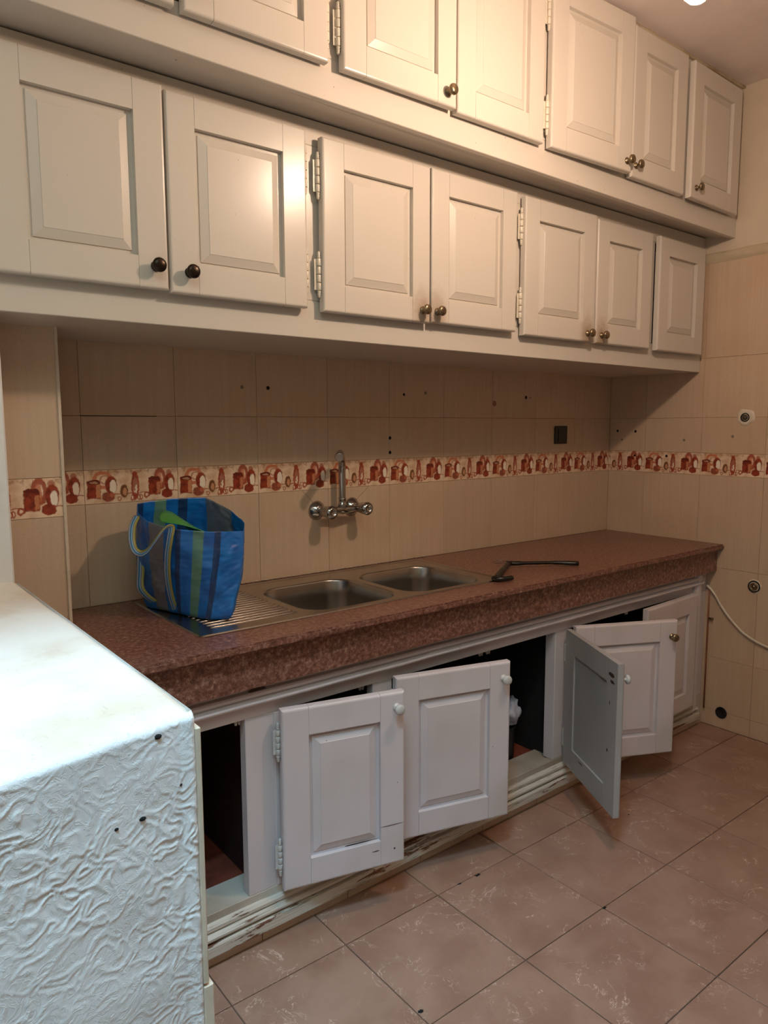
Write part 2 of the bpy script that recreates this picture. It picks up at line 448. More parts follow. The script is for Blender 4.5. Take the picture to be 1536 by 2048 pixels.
# tiled pillar at the left end of the worktop
bm = nb(); box(bm, -2.80, -2.643, -.247, .0, .0, 1.60)
pillar = struct('wall_pillar', bm, GROUT_W)
for z0, z1, nm, mt in ((.834, ZB0, 'wall_tile', TILE), (ZB0, ZB1, 'border_tile', BORDER), (ZB1, 1.60, 'wall_tile', TILE)):
    tile(pillar, nm, mt, .158, z1-z0, .122, (-2.925+.004, -.25, z0))
bm = nb(); box(bm, -2.644, -2.636, -.254, -.246, .834, 1.60, .002, 2); box(bm, -2.644, -2.640, -.247, 0, .834, 1.60)
trim_bead = struct('trim_1', bm, BEAD)

# small drilled holes and plugs in the tiles
def hole(parent, loc, rot, r, mat):
    bm = nb(); lathe(bm, [(0, .0006), (r*.8, .0006), (r*.95, .0009), (r*1.1, -.0004)], 12)
    return obj('screw_hole', bm, mat, parent, loc, rot)
GREYPLUG = m_plain('grey_wall_plug', srgb(132, 118, 102), .6)
for x, z, r, m in ((-2.012, 1.483, .006, GREYPLUG), (-1.916, 1.483, .006, BLACKHOLE), (-1.397, 1.311, .006, BLACKHOLE), (-1.397, 1.256, .006, BLACKHOLE),
                   (-1.328, 1.475, .005, BLACKHOLE), (-1.218, 1.484, .006, GREYPLUG), (-.628, 1.479, .007, BLACKHOLE), (-.60, 1.479, .004, GREYPLUG),
                   (-.828, 1.449, .011, m_plain('brown_stain_plug', srgb(150, 104, 80), .6))):
    hole(wall_back, (x, -.0002, z), (PI/2, 0, 0), r, m)
for y, z, r, m in ((-.045, 1.328, .006, BLACKHOLE), (-.144, 1.326, .006, BLACKHOLE), (-.071, 1.286, .005, GREYPLUG), (-.394, 1.288, .006, GREYPLUG),
                   (-.144, 1.211, .005, BLACKHOLE), (-.311, 1.213, .006, BLACKHOLE), (-.616, 1.306, .006, GREYPLUG)):
    hole(wall_right, (-.0002, y, z), (0, -PI/2, 0), r, m)
# thin crack in the tile joint on the back wall
bm = nb(); box(bm, -2.52, -2.30, -.0006, .002, 1.3865, 1.3885); obj('joint_crack', bm, BLACKHOLE, wall_back)

for (xa_, za_, xb_, zb_) in ((-1.79, 1.133, -1.745, 1.085), (-1.50, 1.133, -1.56, 1.085)):
    bm = nb(); tube(bm, [(xa_, 0, za_), ((xa_+xb_)/2+.002, 0, (za_+zb_)/2), (xb_, 0, zb_)], .0006, 5); obj('joint_crack', bm, GROUT, wall_back)
# uneven plaster line above the tiles of the right wall
bm = nb(); rows = []
for i in range(90):
    y = -.30-i*.03; row = []
    for j in range(7):
        a = j/6; z = 2.045+.05*a + .012*noise.noise(Vector((y*4, a, 1)))
        x = -.002-.013*math.sin(PI*a)*(.7+.9*noise.noise(Vector((y*9, a*3, 5)))) 
        row.append(bm.verts.new((min(x, .002) if 0 < j < 6 else .002, y, z)))
    rows.append(row)
for a, b in zip(rows, rows[1:]):
    for j in range(6): bm.faces.new((a[j], a[j+1], b[j+1], b[j])).smooth = True
struct('trim_2', bm, FILLER)

# ---- floor tiles
FX, FY, FS, FT = -2.119, -.7095, .328, .332
def floor_tile_mesh(x0, x1, y0, y1):
    bm = nb(); box(bm, x0, x1, y0, y1, -.008, 0)
    es = [e for e in bm.edges if all(abs(v.co.z) < 1e-6 for v in e.verts)]
    bmesh.ops.bevel(bm, geom=es, offset=.0012, segments=1, affect='EDGES')
    bmesh.ops.recalc_face_normals(bm, faces=bm.faces)
    me = bpy.data.meshes.new('floor_tile'); bm.to_mesh(me); bm.free(); me.materials.append(FLOOR_TILE); return me
fc = {}
for i in range(-9, 7):
    for j in range(-1, 10):
        x0 = FX+FS*i; x1 = x0+FS; y1 = FY-FT*j; y0 = y1-FT
        a0, a1 = max(x0, XL), min(x1, -.001); b0, b1 = max(y0, YF), min(y1, -.52)
        if a1-a0 < .01 or b1-b0 < .01: continue
        if a1 < -2.81 and b1 > -1.35 and a1 > -3.4: pass
        g = .0014; key = tuple(round(v, 4) for v in (a0-x0, a1-x0, b0-y0, b1-y0))
        if key not in fc: fc[key] = floor_tile_mesh(a0-x0+g, a1-x0-g, b0-y0+g, b1-y0-g)
        inst('floor_tile', fc[key], floor, (x0, y0, random.uniform(-.0004, .0004)))

for i_, (x_, y_, rx_, ry_) in enumerate(((-1.632, -.715, .014, .005), (-1.705, -.712, .008, .003), (-2.11, -1.0, .006, .005), (-1.93, -1.365, .006, .005), (-1.46, -1.045, .007, .004), (-.97, -.80, .004, .003), (-1.08, -1.42, .006, .004))):
    bm = nb(); n = 12; c0 = bm.verts.new((0, 0, .0008)); rg = [bm.verts.new((rx_*(1+.4*math.sin(5*k+i_))*math.cos(2*PI*k/n), ry_*(1+.4*math.cos(3*k))*math.sin(2*PI*k/n), .0003)) for k in range(n)]
    for k in range(n): bm.faces.new((c0, rg[k], rg[(k+1) % n]))
    obj('floor_chip', bm, BLACKHOLE, floor, (x_, y_, .0006))
# ---- low wall in the left foreground, rough plaster towards the camera
LX0, LX1, LY0, LY1, LZ = -3.298, -2.796, -1.375, -.44, 1.02
def lowwall():
    bm = nb()
    nx, nz = 330, 640
    grid = []
    def front_y(x): return LY0 - .28*max(0, (LX1-.02)-x)*.8
    for i in range(nx+1):
        x = LX0+(LX1-LX0)*i/nx; col = []
        for j in range(nz+1):
            z = LZ*j/nz
            p = Vector((x*60, z*60, 3.1)); q = p + 1.5*Vector((noise.noise(p*.6), noise.noise(p*.6+Vector((9, 4, 0))), 0))
            a = abs(noise.noise(q)); b = abs(noise.noise(q*2.1+Vector((5, 1, 2))))
            gt = .5+.9*noise.noise(Vector((x*7, z*7, 8))); gate = max(.12, min(1, gt))
            rid = max(0, 1-a/.22)*.0011*gate*1.4 + max(0, 1-b/.2)*.0005*gate
            d = rid + .0016*noise.noise(Vector((x*12, z*12, 0)))
            # rounded top edge and right corner
            e = max(0, z-(LZ-.012))/.012; c = max(0, x-(LX1-.006))/.006
            d -= .008*(e*e) + .004*(c*c)
            col.append(bm.verts.new((x, front_y(x)-d, z - .002*e*e)))
        grid.append(col)
    for i in range(nx):
        for j in range(nz):
            bm.faces.new((grid[i][j], grid[i+1][j], grid[i+1][j+1], grid[i][j+1])).smooth = True
    # body behind the plaster skin
    back = []
    tl = [grid[i][nz] for i in range(nx+1)]
    bk = [bm.verts.new((LX0+(LX1-LX0)*i/nx, LY1, 0)) for i in (0, nx)]
    f0 = [grid[nx][j] for j in range(nz+1)]
    s = [bm.verts.new((LX1, LY1, z)) for z in (0, LZ-.001)]
    bm.faces.new(f0 + [s[1], s[0]])
    f1 = [grid[0][j] for j in range(nz+1)]
    q = [bm.verts.new((LX0, LY1, z)) for z in (0, LZ-.001)]
    bm.faces.new(f1[::-1] + [q[0], q[1]])
    return struct('wall_low', bm, PLASTER)
low = lowwall()
# ledge on top, slightly wavy
bm = nb(); g = []
for i in range(41):
    row = []
    for j in range(81):
        x = LX0+(LX1-LX0)*i/40; yy0 = LY0-.28*max(0, (LX1-.02)-x)*.8 + .0055
        y = yy0+(LY1-yy0)*j/80
        e = max(0, (x-(LX1-.012))/.012); fr = max(0, 1-j/2)
        row.append(bm.verts.new((x+.0012*noise.noise(Vector((y*12, 0, i)))*(i == 40), y, LZ + .002*noise.noise(Vector((x*6, y*6, 0))) - .005*e*e-.0035*fr)))
    g.append(row)
for i in range(40):
    for j in range(80): bm.faces.new((g[i][j], g[i+1][j], g[i+1][j+1], g[i][j+1])).smooth = True
# skirt down the kitchen side
sk = [bm.verts.new((LX1, v.co.y, LZ-.012)) for v in g[40]]
for j in range(80): bm.faces.new((g[40][j], sk[j], sk[j+1], g[40][j+1]))
obj('ledge', bm, PLASTER_TOP, low)
for x_, z_, r_ in ((-2.845, 1.004, .0033), (-2.868, .915, .0028), (-2.90, .917, .002), (-2.818, .935, .0018)):
    bm = nb(); bmesh.ops.create_icosphere(bm, subdivisions=2, radius=r_)
    for v in bm.verts: v.co.y *= .5; v.co.x *= 1.5
    obj('plaster_hole', bm, BLACKHOLE, low, (x_, LY0 - .28*max(0, (LX1-.02)-x_)*.8 - .0005, z_))
# tile cladding on the kitchen side seen edge-on
for z0, z1, th in ((.0, .66, .0135), (.663, .998, .0075)):
    bm = nb(); box(bm, LX1, LX1+th, LY0+.002, -.63, z0, z1, .0015); obj('wall_tile', bm, BEAD, low)

# ================================================================= DOORS
def sh(x, y): return y + (.010*x if y < -.3 else 0)
def knob_mesh(mat, r=.0155, L=.030):
    bm = nb()
    R = Matrix.Rotation(PI/2, 4, 'X')   # local z -> -y
    lathe(bm, [(0, 0), (r*.75, 0), (r*.75, .0025), (r*.5, .004), (r*.34, .008), (r*.34, L*.5), (r*.62, L*.58), (r*.97, L*.66), (r, L*.76), (r*.9, L*.9), (r*.55, L*.98), (0, L)], 24, R)
    bmesh.ops.recalc_face_normals(bm, faces=bm.faces)
    me = bpy.data.meshes.new('knob'); bm.to_mesh(me); bm.free(); me.materials.append(mat); return me
KN = {'bronze': knob_mesh(BRONZE, .0165), 'brass': knob_mesh(BRASS, .0150), 'painted': knob_mesh(PAINTED, .0150)}
def hinge_mesh(mat, L=.085, r=.0058):
    bm = nb()
    seg = 4; s = L/seg
    for k in range(seg):
        z0 = k*s+.0011; z1 = (k+1)*s-.0011
        lathe(bm, [(0, z0), (r*.9, z0), (r, z0+.001), (r, z1-.001), (r*.9, z1), (0, z1)], 12)
    for z, sg in ((L, 1), (0, -1)):
        lathe(bm, [(0, z), (r*.7, z), (r*1.0, z+sg*.003), (r*.6, z+sg*.006), (r*.95, z+sg*.009), (r*.6, z+sg*.012), (r*.8, z+sg*.015), (0, z+sg*.02)][::sg], 12)
    box(bm, -.012, .010, .0035, .0055, .002, L-.002)
    bmesh.ops.recalc_face_normals(bm, faces=bm.faces)
    me = bpy.data.meshes.new('hinge'); bm.to_mesh(me); bm.free(); me.materials.append(mat); return me
HG = {'up': hinge_mesh(HINGE_P), 'low': hinge_mesh(PAINTED, .07)}

def door(parent, hx, hy, z0, w, h, ang=0.0, hand='L', t=.022, sw=.070, rw=.070, mat=PAINT, knob='brass', kpos=None, hinges=True, hk='up', bev=.006, gx=1.5, tilt=0.0, backmat=None):
    """hand L: hinged on its left edge, local x from 0 to w; hand R: local x from -w to 0. Front faces -y."""
    X0, X1 = (0, w) if hand == 'L' else (-w, 0)
    bm = nb()
    def member(a, b, c, d, outer):
        g = bmesh.ops.create_cube(bm, size=1)['verts']
        for v in g: v.co = Vector((a if v.co.x < 0 else b, -t if v.co.y < 0 else 0, c if v.co.z < 0 else d))
        es = []
        for e in {e for v in g for e in v.link_edges}:
            m = (e.verts[0].co+e.verts[1].co)/2
            front = abs(m.y+t) < 1e-6
            o = ('l' in outer and abs(m.x-a) < 1e-6) or ('r' in outer and abs(m.x-b) < 1e-6) or ('b' in outer and abs(m.z-c) < 1e-6) or ('t' in outer and abs(m.z-d) < 1e-6)
            if front and o: es.append(e)
        bmesh.ops.bevel(bm, geom=es, offset=bev, segments=3, profile=.5, affect='EDGES')
    jg = .0009
    member(X0, X0+sw-jg, 0, h, 'lbt'); member(X1-sw+jg, X1, 0, h, 'rbt')
    member(X0+sw, X1-sw, 0, rw, 'b'); member(X0+sw, X1-sw, h-rw, h, 't')
    for xx in (X0+sw, X1-sw):
        box(bm, xx-.004, xx+.004, -t+.0016, -.002, .006, rw-.002); box(bm, xx-.004, xx+.004, -t+.0016, -.002, h-rw+.002, h-.006)
    root = obj('door', bm, mat, parent, (hx, hy, z0), (0, tilt, ang))
    # raised panel
    bm = nb()
    a, b, c, d = X0+sw-.006, X1-sw+.006, rw-.006, h-rw+.006
    yb, yf, yr = -.006, -t+.0135, -t+.003
    def ring(i, y): return [bm.verts.new((x, y, z)) for x, z in ((a+i, c+i), (b-i, c+i), (b-i, d-i), (a+i, d-i))]
    rs = [ring(0, yb), ring(0, yf), ring(.016, yf), ring(.0165, yf-.0025), ring(.036, yr+.001), ring(.037, yr)]
    for p, q in zip(rs, rs[1:]):
        for k in range(4): bm.faces.new((p[k], p[(k+1) % 4], q[(k+1) % 4], q[k]))
    bm.faces.new(rs[-1]); bm.faces.new(rs[0][::-1])
    obj('panel', bm, backmat or mat, root)
    if knob:
        inst('knob', KN[knob], root, (kpos[0], -t, kpos[1]))
    if hinges:
        hxx = X0-.0055 if hand == 'L' else X1+.0055
        Lh = .085 if hk == 'up' else .07
        for zz in (.055, h-.055-Lh): inst('hinge', HG[hk], root, (hxx, -.0065, zz))
    return root

# ================================================================= WALL CABINETS
def carcass(name, label, x0, x1, yf, z0f, z1f, openings, fr_z, mat, slope=None):
    """z0f/z1f functions of x; openings list of (xa, xb); fr_z = (za, zb) opening heights"""
    root = thing(name, label, 'cabinet', ((x0+x1)/2, 0, z0f((x0+x1)/2)), group='rows of wall cabinets')
    ox, oz = root.location.x, root.location.z
    T = Matrix.Translation((-ox, 0, -oz))
    def B(nm, a, b, ya, yb, c, d, mt=mat, bev=.0015):
        bm = nb(); vs = box(bm, a, b, ya, yb, 0, 1)
        for v in bm.verts:
            v.co.z = (c(v.co.x) if v.co.z < .5 else d(v.co.x))
        if bev: bmesh.ops.bevel(bm, geom=list(bm.edges), offset=bev, segments=1, affect='EDGES')
        bmesh.ops.transform(bm, matrix=T, verts=bm.verts)
        return obj(nm, bm, mt, root)
    th = .02
    k = lambda v: (lambda x: v)
    za = lambda x: z0f(x)+fr_z[0]; zb = lambda x: z0f(x)+fr_z[1]
    B('rail', x0, x1, yf, yf+th, z0f, za); B('rail', x0, x1, yf, yf+th, zb, z1f)
    xs = [x0]
    for a, b in openings: xs += [a, b]
    xs.append(x1)
    for a, b in zip(xs[0::2], xs[1::2]):
        if b-a > .004: B('stile', a, b, yf+.0002, yf+th, za, zb)
    if slope:      # underside rises from the front edge to the top of the row below
        ys, zs = slope
        bm = nb(); P = []
        for x in (x0, x1): P.append([bm.verts.new((x-ox, y, z-oz)) for y, z in ((yf+.0008, z0f(x)+.0006), (ys, zs), (-.0005, zs), (-.0005, zs+.016), (ys, zs+.016), (yf+.0008, max(z0f(x)+.012, zs+.014)))])
        n6 = len(P[0])
        for k_ in range(n6): bm.faces.new((P[0][k_], P[0][(k_+1) % n6], P[1][(k_+1) % n6], P[1][k_]))
        bm.faces.new(P[0][::-1]); bm.faces.new(P[1])
        obj('bottom_panel', bm, mat, root)
    else:
        B('bottom_panel', x0, x1, yf+th, -.0005, lambda x: z0f(x)+.001, lambda x: z0f(x)+.019)
    B('top_panel', x0, x1, yf+th, -.0005, lambda x: z1f(x)-.018, lambda x: z1f(x)-.001, DARKIN, 0)
    for a in (x0, x1-.018): B('side_panel', a, a+.018, yf+th, -.0005, lambda x: (slope[1]+.016 if slope else z0f(x)+.019), lambda x: z1f(x)-.018, mat, 0)
    return root, ox, oz

zm = lambda x: 1.587-.0035*x   # lower edge of the lower row
root_m, ox, oz = carcass('wall_cabinet', 'lower row of cream painted wall cabinets with raised panel doors above the sink', -2.86, -.002, -.455, zm, lambda x: 2.1595, [(-2.78, -2.09), (-2.00, -1.27), (-1.19, -.49), (-.39, -.06)], (.10, .50), PAINT)
hyM = -.455-.009
grime = [m_paint('greasy_paint', srgb(208, 200, 188), srgb(204, 190, 166), .28, .16, knob=(x, z, k)) for x, z, k in ((.352, .028, .6), (-.355, .028, .55), (.345, .022, .7), (-.315, .022, .75), (-.30, .25, .0))]
DM = [ # hinge x, hand, z0, w, h, ang, knob, kx, kz, mat
    (-2.812, 'L', 1.672, .368, .452, .004, 'bronze', .338, .050, PAINT),
    (-2.062, 'R', 1.668, .376, .450, .0, 'bronze', -.330, .050, PAINT),
    (-2.012, 'L', 1.664, .383, .449, .0, 'brass', .352, .035, grime[0]),
    (-1.246, 'R', 1.667, .377, .447, .0, 'brass', -.355, .033, grime[1]),
    (-1.205, 'L', 1.660, .385, .452, .005, 'brass', .345, .030, grime[2]),
    (-.452, 'R', 1.660, .350, .446, -.012, 'brass', -.315, .030, grime[3]),
    (-.048, 'R', 1.657, .362, .446, .02, None, 0, 0, PAINT)]
for hx, hd, z0, wd, h, an, kn, kx, kz, mt in DM:
    door(root_m, hx-ox, hyM, z0-oz, wd, h, -an if hd == 'L' else an, hd, mat=mt, knob=kn, kpos=(kx, kz))

zu = lambda x: 2.136-.0090*x
root_u, ox, oz = carcass('wall_cabinet', 'upper row of cream painted wall cabinets reaching the ceiling', -2.95, -.002, -.585, zu, lambda x: 2.731, [(-2.80, -2.12), (-1.99, -1.33), (-1.19, -.53), (-.39, -.10)], (.10, .55), PAINT, slope=(-.452, 2.1640))
hyU = -.585-.009
DU = [
    (-2.838, 'L', 2.230, .375, .49, .0, 'brass', .345, .05),
    (-2.076, 'R', 2.228, .368, .49, .0, 'brass', -.33, .05),
    (-2.032, 'L', 2.226, .378, .49, .012, 'brass', .345, .035),
    (-1.280, 'R', 2.220, .366, .50, .0, None, 0, 0),
    (-1.243, 'L', 2.218, .405, .50, .045, 'brass', .378, .033),
    (-.470, 'R', 2.216, .340, .495, .0, 'brass', -.318, .040),
    (-.058, 'R', 2.212, .385, .487, .03, 'brass', -.345, .040)]
for hx, hd, z0, wd, h, an, kn, kx, kz in DU:
    door(root_u, hx-ox, hyU, z0-oz, wd, h, -an if hd == 'L' else an, hd, knob=kn, kpos=(kx, kz))
# uneven filler line between upper cabinets and ceiling
bm = nb()
pts = [(-2.95+i*.05, -.590-.004*noise.noise(Vector((i*.7, 0, 0))), ZC-.004-.004*abs(noise.noise(Vector((i*.9, 3, 0))))) for i in range(60)]
tube(bm, pts, .007, 6); struct('trim_3', bm, FILLER)

# ================================================================= BASE CABINET
YB = -.532
base = thing('base_cabinet', 'worn white base cabinet with half open panel doors below the red granite worktop', 'cabinet', (-1.4, -.27, 0))
OX = -1.4; OY = -.27
def BB(nm, a, b, ya, yb, c, d, mt=PAINT2, bev=.0015, seg=1, shear=True):
    bm = nb(); box(bm, a, b, ya, yb, c, d, bev, seg)
    if shear:
        for v in bm.verts: v.co.y = sh(v.co.x, v.co.y)
    bmesh.ops.translate(bm, verts=bm.verts, vec=(-OX, -OY, 0))
    return obj(nm, bm, mt, base)
xa, xb = -2.792, -.002
ZR, ZS = .617, .135
BB('rail', xa, xb, YB, YB+.03, ZR, .722)
BB('rail', xa, xb, YB, YB+.03, .034, ZS, SILLP)
stiles = [(-2.792, -2.70), (-2.315, -2.213), (-1.904, -1.832), (-1.070, -1.004), (-.115, -.002)]
for a, b in stiles: BB('stile', a, b, YB+.0003, YB+(.045 if a > -1.2 and a < -1 else .03), ZS, ZR)
BB('stile', -2.232, -2.213, YB-.003, YB+.001, ZS, ZR)
BB('sill', xa+.02, xb, YB+.03, YB+.11, ZS-.03, ZS-.004, SILLP, .003)
# profiled mouldings
def moulding(nm, prof, x0, x1, mt):
    """prof: list of (out, z); extruded along x"""
    bm = nb(); n = 60; rows = []
    for i in range(n+1):
        x = x0+(x1-x0)*i/n
        wob = .0012*noise.noise(Vector((x*5, 0, 0)))
        rows.append([bm.verts.new((x-OX, sh(x, YB-o)-OY, z+wob)) for o, z in prof])
    m = len(prof)
    for a, b in zip(rows, rows[1:]):
        for k in range(m): bm.faces.new((a[k], a[(k+1) % m], b[(k+1) % m], b[k]))
    bm.faces.new(rows[0]); bm.faces.new(rows[-1][::-1])
    return obj(nm, bm, mt, base)
top_prof = [(0, .702), (.005, .702), (.005, .692), (.010, .691), (.015, .689), (.018, .684), (.018, .679), (.015, .675), (.010, .6735), (.010, .6715), (.017, .670), (.022, .667), (.0235, .662), (.022, .658), (.016, .655), (.006, .652), (0, .651)]
moulding('moulding', top_prof, xa, -.062, PAINT2)
bot_prof = [(0, .113), (.009, .112), (.014, .106), (.014, .098), (.010, .095), (.010, .092), (.019, .090), (.024, .085), (.024, .079), (.018, .074), (.014, .073), (.014, .070), (.025, .068), (.027, .064), (.027, .038), (.025, .036), (0, .034)]
moulding('moulding', bot_prof, xa, -.062, PEEL)
# vertical moulding at the right end
bm = nb()
for o0, o1, x0, x1 in ((0, .013, -.120, -.062), (0, .020, -.104, -.076), (0, .017, -.092, -.083)):
    box(bm, x0, x1, YB-o1, YB, .04, .70, .003, 2)
bmesh.ops.translate(bm, verts=bm.verts, vec=(-OX, -OY, 0)); obj('moulding', bm, PAINT2, base)
# inner parts
BB('bottom_panel', xa, xb, YB+.11, -.002, .03, .122, BRICKRED, 0)
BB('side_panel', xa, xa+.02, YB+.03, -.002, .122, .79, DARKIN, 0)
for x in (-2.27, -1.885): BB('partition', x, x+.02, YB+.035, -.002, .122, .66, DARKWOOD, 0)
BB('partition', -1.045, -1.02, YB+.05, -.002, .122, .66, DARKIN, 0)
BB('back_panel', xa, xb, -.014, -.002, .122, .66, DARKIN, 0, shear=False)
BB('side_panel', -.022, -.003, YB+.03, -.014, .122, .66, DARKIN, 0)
for x in (-2.33, -1.935, -1.44, -1.405, -.6):       # painted catches under the top rail
    bm = nb()
    for s in (0, .010): lathe(bm, [(0, 0), (.004, 0), (.0045, .006), (.003, .012), (0, .013)], 10, Matrix.Translation((x+s-OX, sh(x, YB)+.022-OY, ZR-.006)) @ Matrix.Rotation(PI, 4, 'X'))
    obj('catch', bm, PAINTED, base)
# small marks: rusty latch inside the wide open door, chipped edge of the apron, screw heads
CHIP = m_plain('bare_brown_chip', srgb(58, 34, 26), .8)
def chip(nm, loc, rad, parent, axis='y', mat=None, seed=0):
    bm = nb(); n = 14; c0 = bm.verts.new((0, -.0012, 0)); rg = []
    for k in range(n):
        a = 2*PI*k/n; r = 1+.55*noise.noise(Vector((math.cos(a)*1.5, math.sin(a)*1.5, seed*3.7)))
        rg.append(bm.verts.new((rad[0]*r*math.cos(a), .0004, rad[1]*r*math.sin(a))))
    for k in range(n): bm.faces.new((c0, rg[k], rg[(k+1) % n]))
    if axis == 'z': bmesh.ops.rotate(bm, verts=bm.verts, matrix=Matrix.Rotation(-PI/2, 3, 'X'), cent=(0, 0, 0))
    return obj(nm, bm, mat or CHIP, parent, loc)
for x, z, rx, rz, sd in ((-2.30, .704, .012, .010, 1), (-2.275, .708, .016, .005, 2), (-2.425, .700, .007, .004, 3)):
    chip('paint_chip', (x-OX, sh(x, YB)-.0125-OY, z-.014), (rx, rz), base, seed=sd)
# skirting tiles
x = -2.283-.28*2
while x < -.01:
    a, b = max(x, -2.79), min(x+.28, -.004)
    if b-a > .02: BB('skirting_tile', a+.001, b-.001, YB-.006, YB+.02, .0, .036, TILE, .001)
    x += .28
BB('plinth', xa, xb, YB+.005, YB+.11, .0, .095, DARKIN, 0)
# doors
LT = .024
th = math.radians(.573)
def ldoor(hx, hand, z0, w, h, ang, kn, kp, tilt=0.0, yo=0.0, mat=PAINT2, back=None):
    return door(base, hx-OX, sh(hx, YB-.020+yo)-OY, z0, w, h, (-(ang) if hand == 'L' else ang)+th, hand, t=LT, sw=.074, rw=.076, mat=mat, knob=kn, kpos=kp, hk='low', tilt=tilt, bev=.007, backmat=back)
d1 = ldoor(-2.228, 'L', .136, .350, .497, math.radians(15), 'painted', (.325, .455))
chip('paint_chip', (.313, -LT-.0003, .116), (.036, .0012), d1, seed=31); chip('paint_chip', (.22, -LT+.004, .084), (.05, .0018), d1, seed=32)
chip('paint_chip', (.262, -LT-.0003, .05), (.012, .0015), d1, seed=33); chip('screw_mark', (.318, -LT-.0003, .045), (.0028, .0028), d1, seed=34)
ldoor(-1.846, 'L', .132, .388, .502, math.radians(16), 'painted', (.362, .452))
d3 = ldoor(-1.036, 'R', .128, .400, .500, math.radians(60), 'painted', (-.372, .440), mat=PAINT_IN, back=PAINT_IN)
for i_, (x_, z_, rx_, rz_) in enumerate(((-.360, .452, .018, .007), (-.366, .432, .014, .006), (-.345, .20, .004, .006), (-.352, .36, .003, .008), (-.15, .062, .02, .002), (-.30, .418, .03, .0015))):
    c_ = chip('paint_chip', (x_, .0006, z_), (rx_, rz_), d3, seed=i_+9); c_.rotation_euler = (0, 0, PI)
ldoor(-.995, 'L', .118, .415, .515, math.radians(26), 'brass', (.390, .455))
ldoor(-.150, 'R', .124, .420, .505, math.radians(2.5), 'brass', (-.372, .448))

# ================================================================= WORKTOP
top = thing('countertop', 'long red brown granite worktop with deep front apron', 'worktop', (-1.4, -.3, .834))
def CB(nm, a, b, ya, yb, c, d, bev=0, mt=GRANITE, rough=0):
    bm = nb(); box(bm, a, b, ya, yb, c, d)
    if rough:
        bmesh.ops.subdivide_edges(bm, edges=[e for e in bm.edges if abs(e.verts[0].co.x-e.verts[1].co.x) > .1], cuts=110)
        fe = [e for e in bm.edges if all(abs(v.co.y-ya) < 1e-5 for v in e.verts) and abs(e.verts[0].co.z-e.verts[1].co.z) < 1e-6]
        bmesh.ops.bevel(bm, geom=fe, offset=.005, segments=2, affect='EDGES')
        for v in bm.verts:
            if v.co.y < ya+.006:
                v.co.y += rough*noise.noise(Vector((v.co.x*45, v.co.z*60, 0))); v.co.z += rough*.7*noise.noise(Vector((v.co.x*30, v.co.y*60, 4)))
    for v in bm.verts: v.co.y = sh(v.co.x, v.co.y)
    bmesh.ops.translate(bm, verts=bm.verts, vec=(1.4, .3, -.834))
    return obj(nm, bm, mt, top)
SX0, SX1, SY0, SY1 = -2.405, -1.285, -.500, -.022
bm = nb()
# slab as boxes around the sink cut-out (same stone, flush)
CB('slab', -2.799, -.001, -.604, SY0+.02, .812, .834, rough=.0022)
bm = nb()
box(bm, -2.799, -2.642, SY0+.02, -.2525, .812, .834); box(bm, -2.642, SX0+.015, SY0+.02, -.0015, .812, .834)
box(bm, SX0+.015, SX1-.015, SY1-.012, -.0015, .812, .834); box(bm, SX1-.015, -.001, SY0+.02, -.0015, .812, .834)
for v in bm.verts: v.co.y = sh(v.co.x, v.co.y)
bmesh.ops.translate(bm, verts=bm.verts, vec=(1.4, .3, -.834)); obj('slab', bm, GRANITE, top)
CB('apron', -2.799, -.563, -.576, -.553, .712, .8115, mt=GRANITE)
CB('apron', -.560, -.001, -.576, -.553, .712, .8115, mt=GRANITE)
# ragged mortar line behind the sink and worktop
bm = nb()
for i in range(46):
    x = -2.05+i*.0185+random.uniform(-.004, .004); s = random.uniform(.3, 1)
    g = bmesh.ops.create_icosphere(bm, subdivisions=1, radius=1)['verts']
    for v in g: v.co = Vector((x+v.co.x*.009*s, -.004+v.co.y*.003, .838+v.co.z*.0035*s))
bmesh.ops.translate(bm, verts=bm.verts, vec=(1.4, .3, -.834)); obj('mortar', bm, m_plain('white_mortar', srgb(196, 178, 156), .8), top)

# ================================================================= SINK
sink = thing('kitchen_sink', 'stainless steel sink with two bowls and ribbed drainboard set in the worktop', 'sink', (-1.85, -.26, .835))
SOX, SOY, SOZ = -1.85, -.26, .835
def rrect(x0, x1, y0, y1, r, n=8):
    out = []
    for cx, cy, a0 in ((x1-r, y1-r, 0), (x0+r, y1-r, 90), (x0+r, y0+r, 180), (x1-r, y0+r, 270)):
        for k in range(n+1):
            a = math.radians(a0+90*k/n); out.append((cx+r*math.cos(a), cy+r*math.sin(a)))
    return out
bowls = [(-2.050, -1.715, -.462, -.128), (-1.675, -1.345, -.462, -.128)]
def w2(x, y, z): return (x-SOX, y-SOY, z-SOZ)
bm = nb()
def loop(pts, z): return [bm.verts.new(w2(x, y, z)) for x, y in pts]
outer = rrect(SX0, SX1, SY0, SY1, .012, 4)
o1 = loop(outer, .8345); o2 = loop(rrect(SX0+.004, SX1-.004, SY0+.004, SY1-.004, .012, 4), .8375)
o3 = loop(rrect(SX0+.012, SX1-.012, SY0+.012, SY1-.012, .012, 4), .8375); o4 = loop(rrect(SX0+.016, SX1-.016, SY0+.016, SY1-.016, .012, 4), .8355)
for a, b in ((o1, o2), (o2, o3), (o3, o4)):
    for k in range(len(a)): bm.faces.new((a[k], a[(k+1) % len(a)], b[(k+1) % len(b)], b[k]))
edges = []
def ring_edges(l):
    for k in range(len(l)):
        e = bm.edges.get((l[k], l[(k+1) % len(l)])) or bm.edges.new((l[k], l[(k+1) % len(l)])); edges.append(e)
ring_edges(o4)
rims = []
for x0, x1, y0, y1 in bowls:
    l = loop(rrect(x0-.008, x1+.008, y0-.008, y1+.008, .085, 10), .8355); rims.append(l); ring_edges(l)
bmesh.ops.triangle_fill(bm, use_beauty=True, use_dissolve=False, edges=edges)
obj('drainboard_flange', bm, STEEL, sink)
